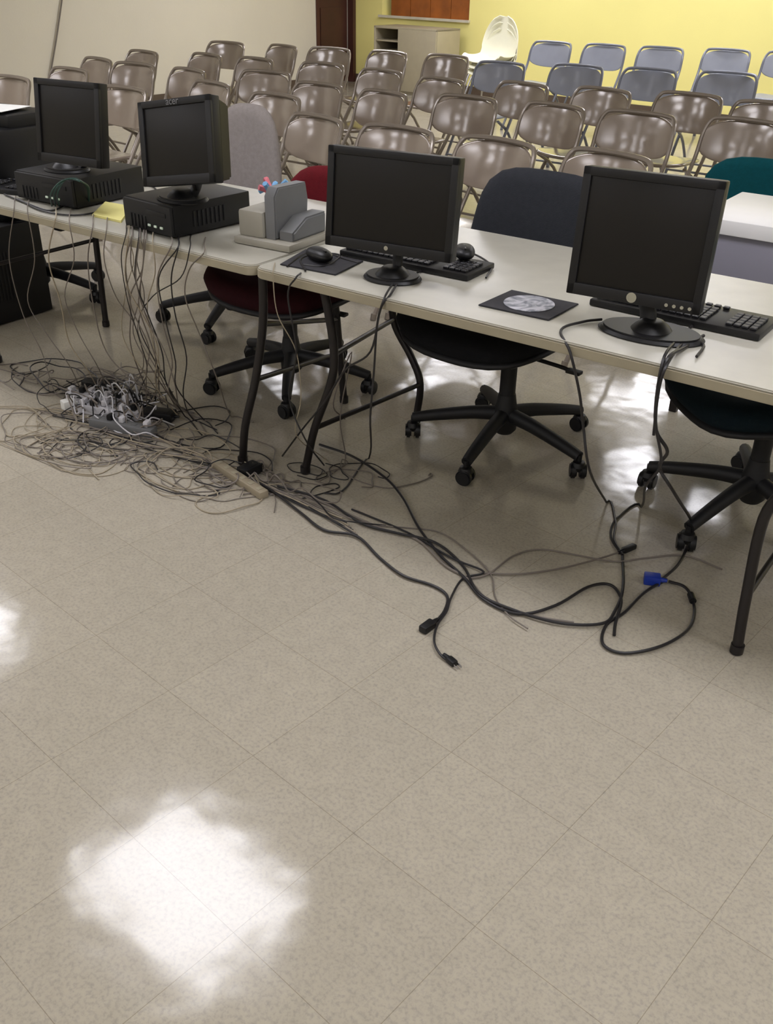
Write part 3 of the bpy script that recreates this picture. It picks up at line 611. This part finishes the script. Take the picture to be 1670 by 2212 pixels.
for i,h_ in enumerate(hang):
    pts=[(h_[0][0]+4,h_[0][1]-22,'t'),(h_[0][0]+1,h_[0][1]-9,'z',.728)]
    n=len(h_)
    for j,(x,y) in enumerate(h_):
        if j==n-1: pts.append((x,y));pts.append((x+random.randint(20,60),y+random.randint(5,40)))
        else: pts.append((x,y+12 if j==0 else y,'v',-.012+.02*j+random.uniform(-.006,.006)*min(j,1)))
    ci=0 if i%4 else 1
    if i%5==3:ci=2
    cable(pts,random.uniform(.0015,.0024),[M_cgrey,M_cab,M_cbeige][ci],['grey ','black ','beige '][ci]+HB,group='hanging computer cables')
# tangle on the floor : loose curling loops
NLIM=TI(P(200,1045,0))[1]
def tangle(n,x0,x1,ya,yb,mats,rr,rad,zz,drift=.05):
    for i in range(n):
        f=random.random();px=x0+(x1-x0)*f;py=(ya[0]+(ya[1]-ya[0])*f)+random.random()*((yb[0]-ya[0])*(1-f)+(yb[1]-ya[1])*f)
        C=P(px,py,0);a=random.uniform(0,6.28);Rr=random.uniform(*rad);sg=random.choice((-1,1));L=random.randint(10,18);pts=[];dv=tu*random.uniform(-.5,.9)*drift+tn*random.uniform(-.1,.3)*drift
        ec=random.uniform(.4,1)
        for k in range(L):
            r_=Rr*random.uniform(.8,1.2);q=C+tu*math.cos(a)*r_+tn*math.sin(a)*r_*ec
            nn=TI(q)[1]
            if nn<NLIM:q+=tn*(NLIM-nn)*.9
            q.z=rr[1]+zz*random.random()*(.5+.5*math.sin(a*.7));pts.append(q);a+=sg*random.uniform(.5,.9);C=C+dv
        mi=random.choice(mats);nm={M_cgrey:'grey',M_cbeige:'beige',M_cab:'black',M_cwhite:'white'}[mi]
        cable_w(pts,random.uniform(*rr),mi,nm+' cable curled in the tangle on the floor','tangled floor cables',seg=6,k=4)
tangle(32,-30,460,(870,950),(950,1050),[M_cgrey,M_cbeige,M_cgrey,M_cbeige,M_cab],(.0016,.0026),(.06,.16),.02,.04)
tangle(10,120,500,(960,1010),(1010,1065),[M_cbeige,M_cgrey],(.0016,.0024),(.08,.15),.008,.04)
tangle(16,-40,280,(760,820),(880,890),[M_cab,M_cgrey,M_cgrey],(.0016,.0026),(.06,.14),.06,.04)
tangle(12,150,370,(850,880),(915,935),[M_cab,M_cwhite,M_cgrey],(.002,.003),(.04,.08),.10,.02)
tangle(12,150,310,(840,850),(895,915),[M_cwhite,M_cwhite,M_cgrey],(.002,.0034),(.025,.06),.11,.012)
tangle(5,560,720,(980,1000),(1030,1050),[M_cab,M_cgrey],(.0018,.0028),(.05,.1),.012,.04)
tangle(5,460,560,(990,1020),(1050,1070),[M_cgrey,M_cbeige,M_cab],(.002,.003),(.04,.08),.05,.02)
for k in range(9):
    o=k*9;cable([(60+o*3,880+o),(180+o*2,900+o),(300+o*2,925+o+random.randint(-12,12)),(420+o,985+o*.5+random.randint(-12,12)),(530+o,1035+o*.3),(640+o*.7,1080+o*.3+random.randint(-8,8)),(740+o*.5,1120+k*5)],.0026,[M_cbeige,M_cgrey,M_cab][k%3],['beige','grey','black'][k%3]+' cable running out of the tangle',group='tangled floor cables')
def strip(p0,p1,m,label,n=5,adapters=(),cols=None,wd=.045,ht=.036):
    A=P(p0[0],p0[1],0);B=P(p1[0],p1[1],0);c=(A+B)/2;yaw=math.atan2((B-A).y,(B-A).x);L=(B-A).length
    e=empty('power_strip',c,yaw,label,'power strip');bm=bmesh.new();box(bm,(0,0,ht/2+.001),(L,wd,ht),.006);finish('body',bm,m,e)
    cols=cols or [M_cwhite,M_black,M_cwhite,M_pcgrey]
    for i in range(n):
        x=-L/2+L*(i+.6)/(n+.2);bm=bmesh.new();box(bm,(x,0,ht+.0018),(.018,.02,.0015),.0005)
        finish('outlet',bm,M_pcgrey if m!=M_cbeige else M_edge,e)
        if i in adapters:
            s=random.choice((-1,1));bm=bmesh.new();box(bm,(x,.006*s,ht+.012),(.02,.03,.022),.006);tube(bm,[(x,.01*s,.055),(x+.01,.03*s,.062),(x+.03,.06*s,.04),(x+.05,.10*s,.008)],.0026,6,5);finish('inserted_plug',bm,cols[i%len(cols)],e)
strip((465,1008),(572,1078),M_cbeige,'long slim beige power strip on the floor',6,wd=.034,ht=.026)
strip((150,862),(290,884),M_cwhite,'white power strip crowded with plugs in the tangle',7,(0,1,2,3,4,5,6))
strip((175,888),(305,908),M_cwhite,'white power strip with grey and black plugs in the tangle',6,(0,1,2,4,5))
strip((200,920),(335,945),M_pcgrey,'grey power strip with a few plugs in the tangle',5,(1,2,4))
def brick(x,y,yo,s,m,label):
    p=P(x,y,0);bm=bmesh.new();box(bm,(0,0,s[2]/2+.001),s,.007);box(bm,(0,0,s[2]+.001),(s[0]*.7,s[1]*.6,.002),.0006);cyl(bm,(s[0]/2-.001,0,s[2]/2),(s[0]/2+.02,0,s[2]/2),.006,.004,seg=12);thing(finish('power_adapter',bm,m,None,loc=Vector((p.x,p.y,0)),yaw=yo),label,'power adapter')
brick(540,1025,.9,(.075,.05,.035),M_black,'black power adapter beside the beige strip')
brick(215,845,-.3,(.12,.06,.045),M_black,'black power adapter in the cable tangle')
brick(150,885,.7,(.05,.04,.04),M_paper,'white power adapter in the cable tangle')
brick(345,905,-.2,(.12,.06,.035),M_black,'black power adapter in the cable tangle')
for k in range(3):
    cable([(112+k*8,445,'z',.73),(110+k*7,418,'z',.79),(132+k*5,392-k*2,'z',.83),(165+k*4,386+k*3,'z',.84),(188+k*2,405,'z',.80),(192,440,'z',.73)],.0026,M_green,'dark green cable looped beside the computer',group='green cable loops')
a=onwall_u(142,-60,UL+.02);b1=onwall_u(124,70,UL+.02);c3=onwall_u(108,165,UL+.02)
bm=bmesh.new();tube(bm,[a,b1,c3],.009,6,6);thing(finish('wall_cord',bm,M_cgrey,None),'grey cord running down the beige wall','cord')
# ------------------------------------------------------------------ world and look
w=bpy.data.worlds.new('world');scene.world=w;w.use_nodes=True;w.node_tree.nodes['Background'].inputs['Color'].default_value=(.5,.5,.5,1);w.node_tree.nodes['Background'].inputs['Strength'].default_value=.3
scene.view_settings.view_transform='Standard';scene.view_settings.exposure=-.15
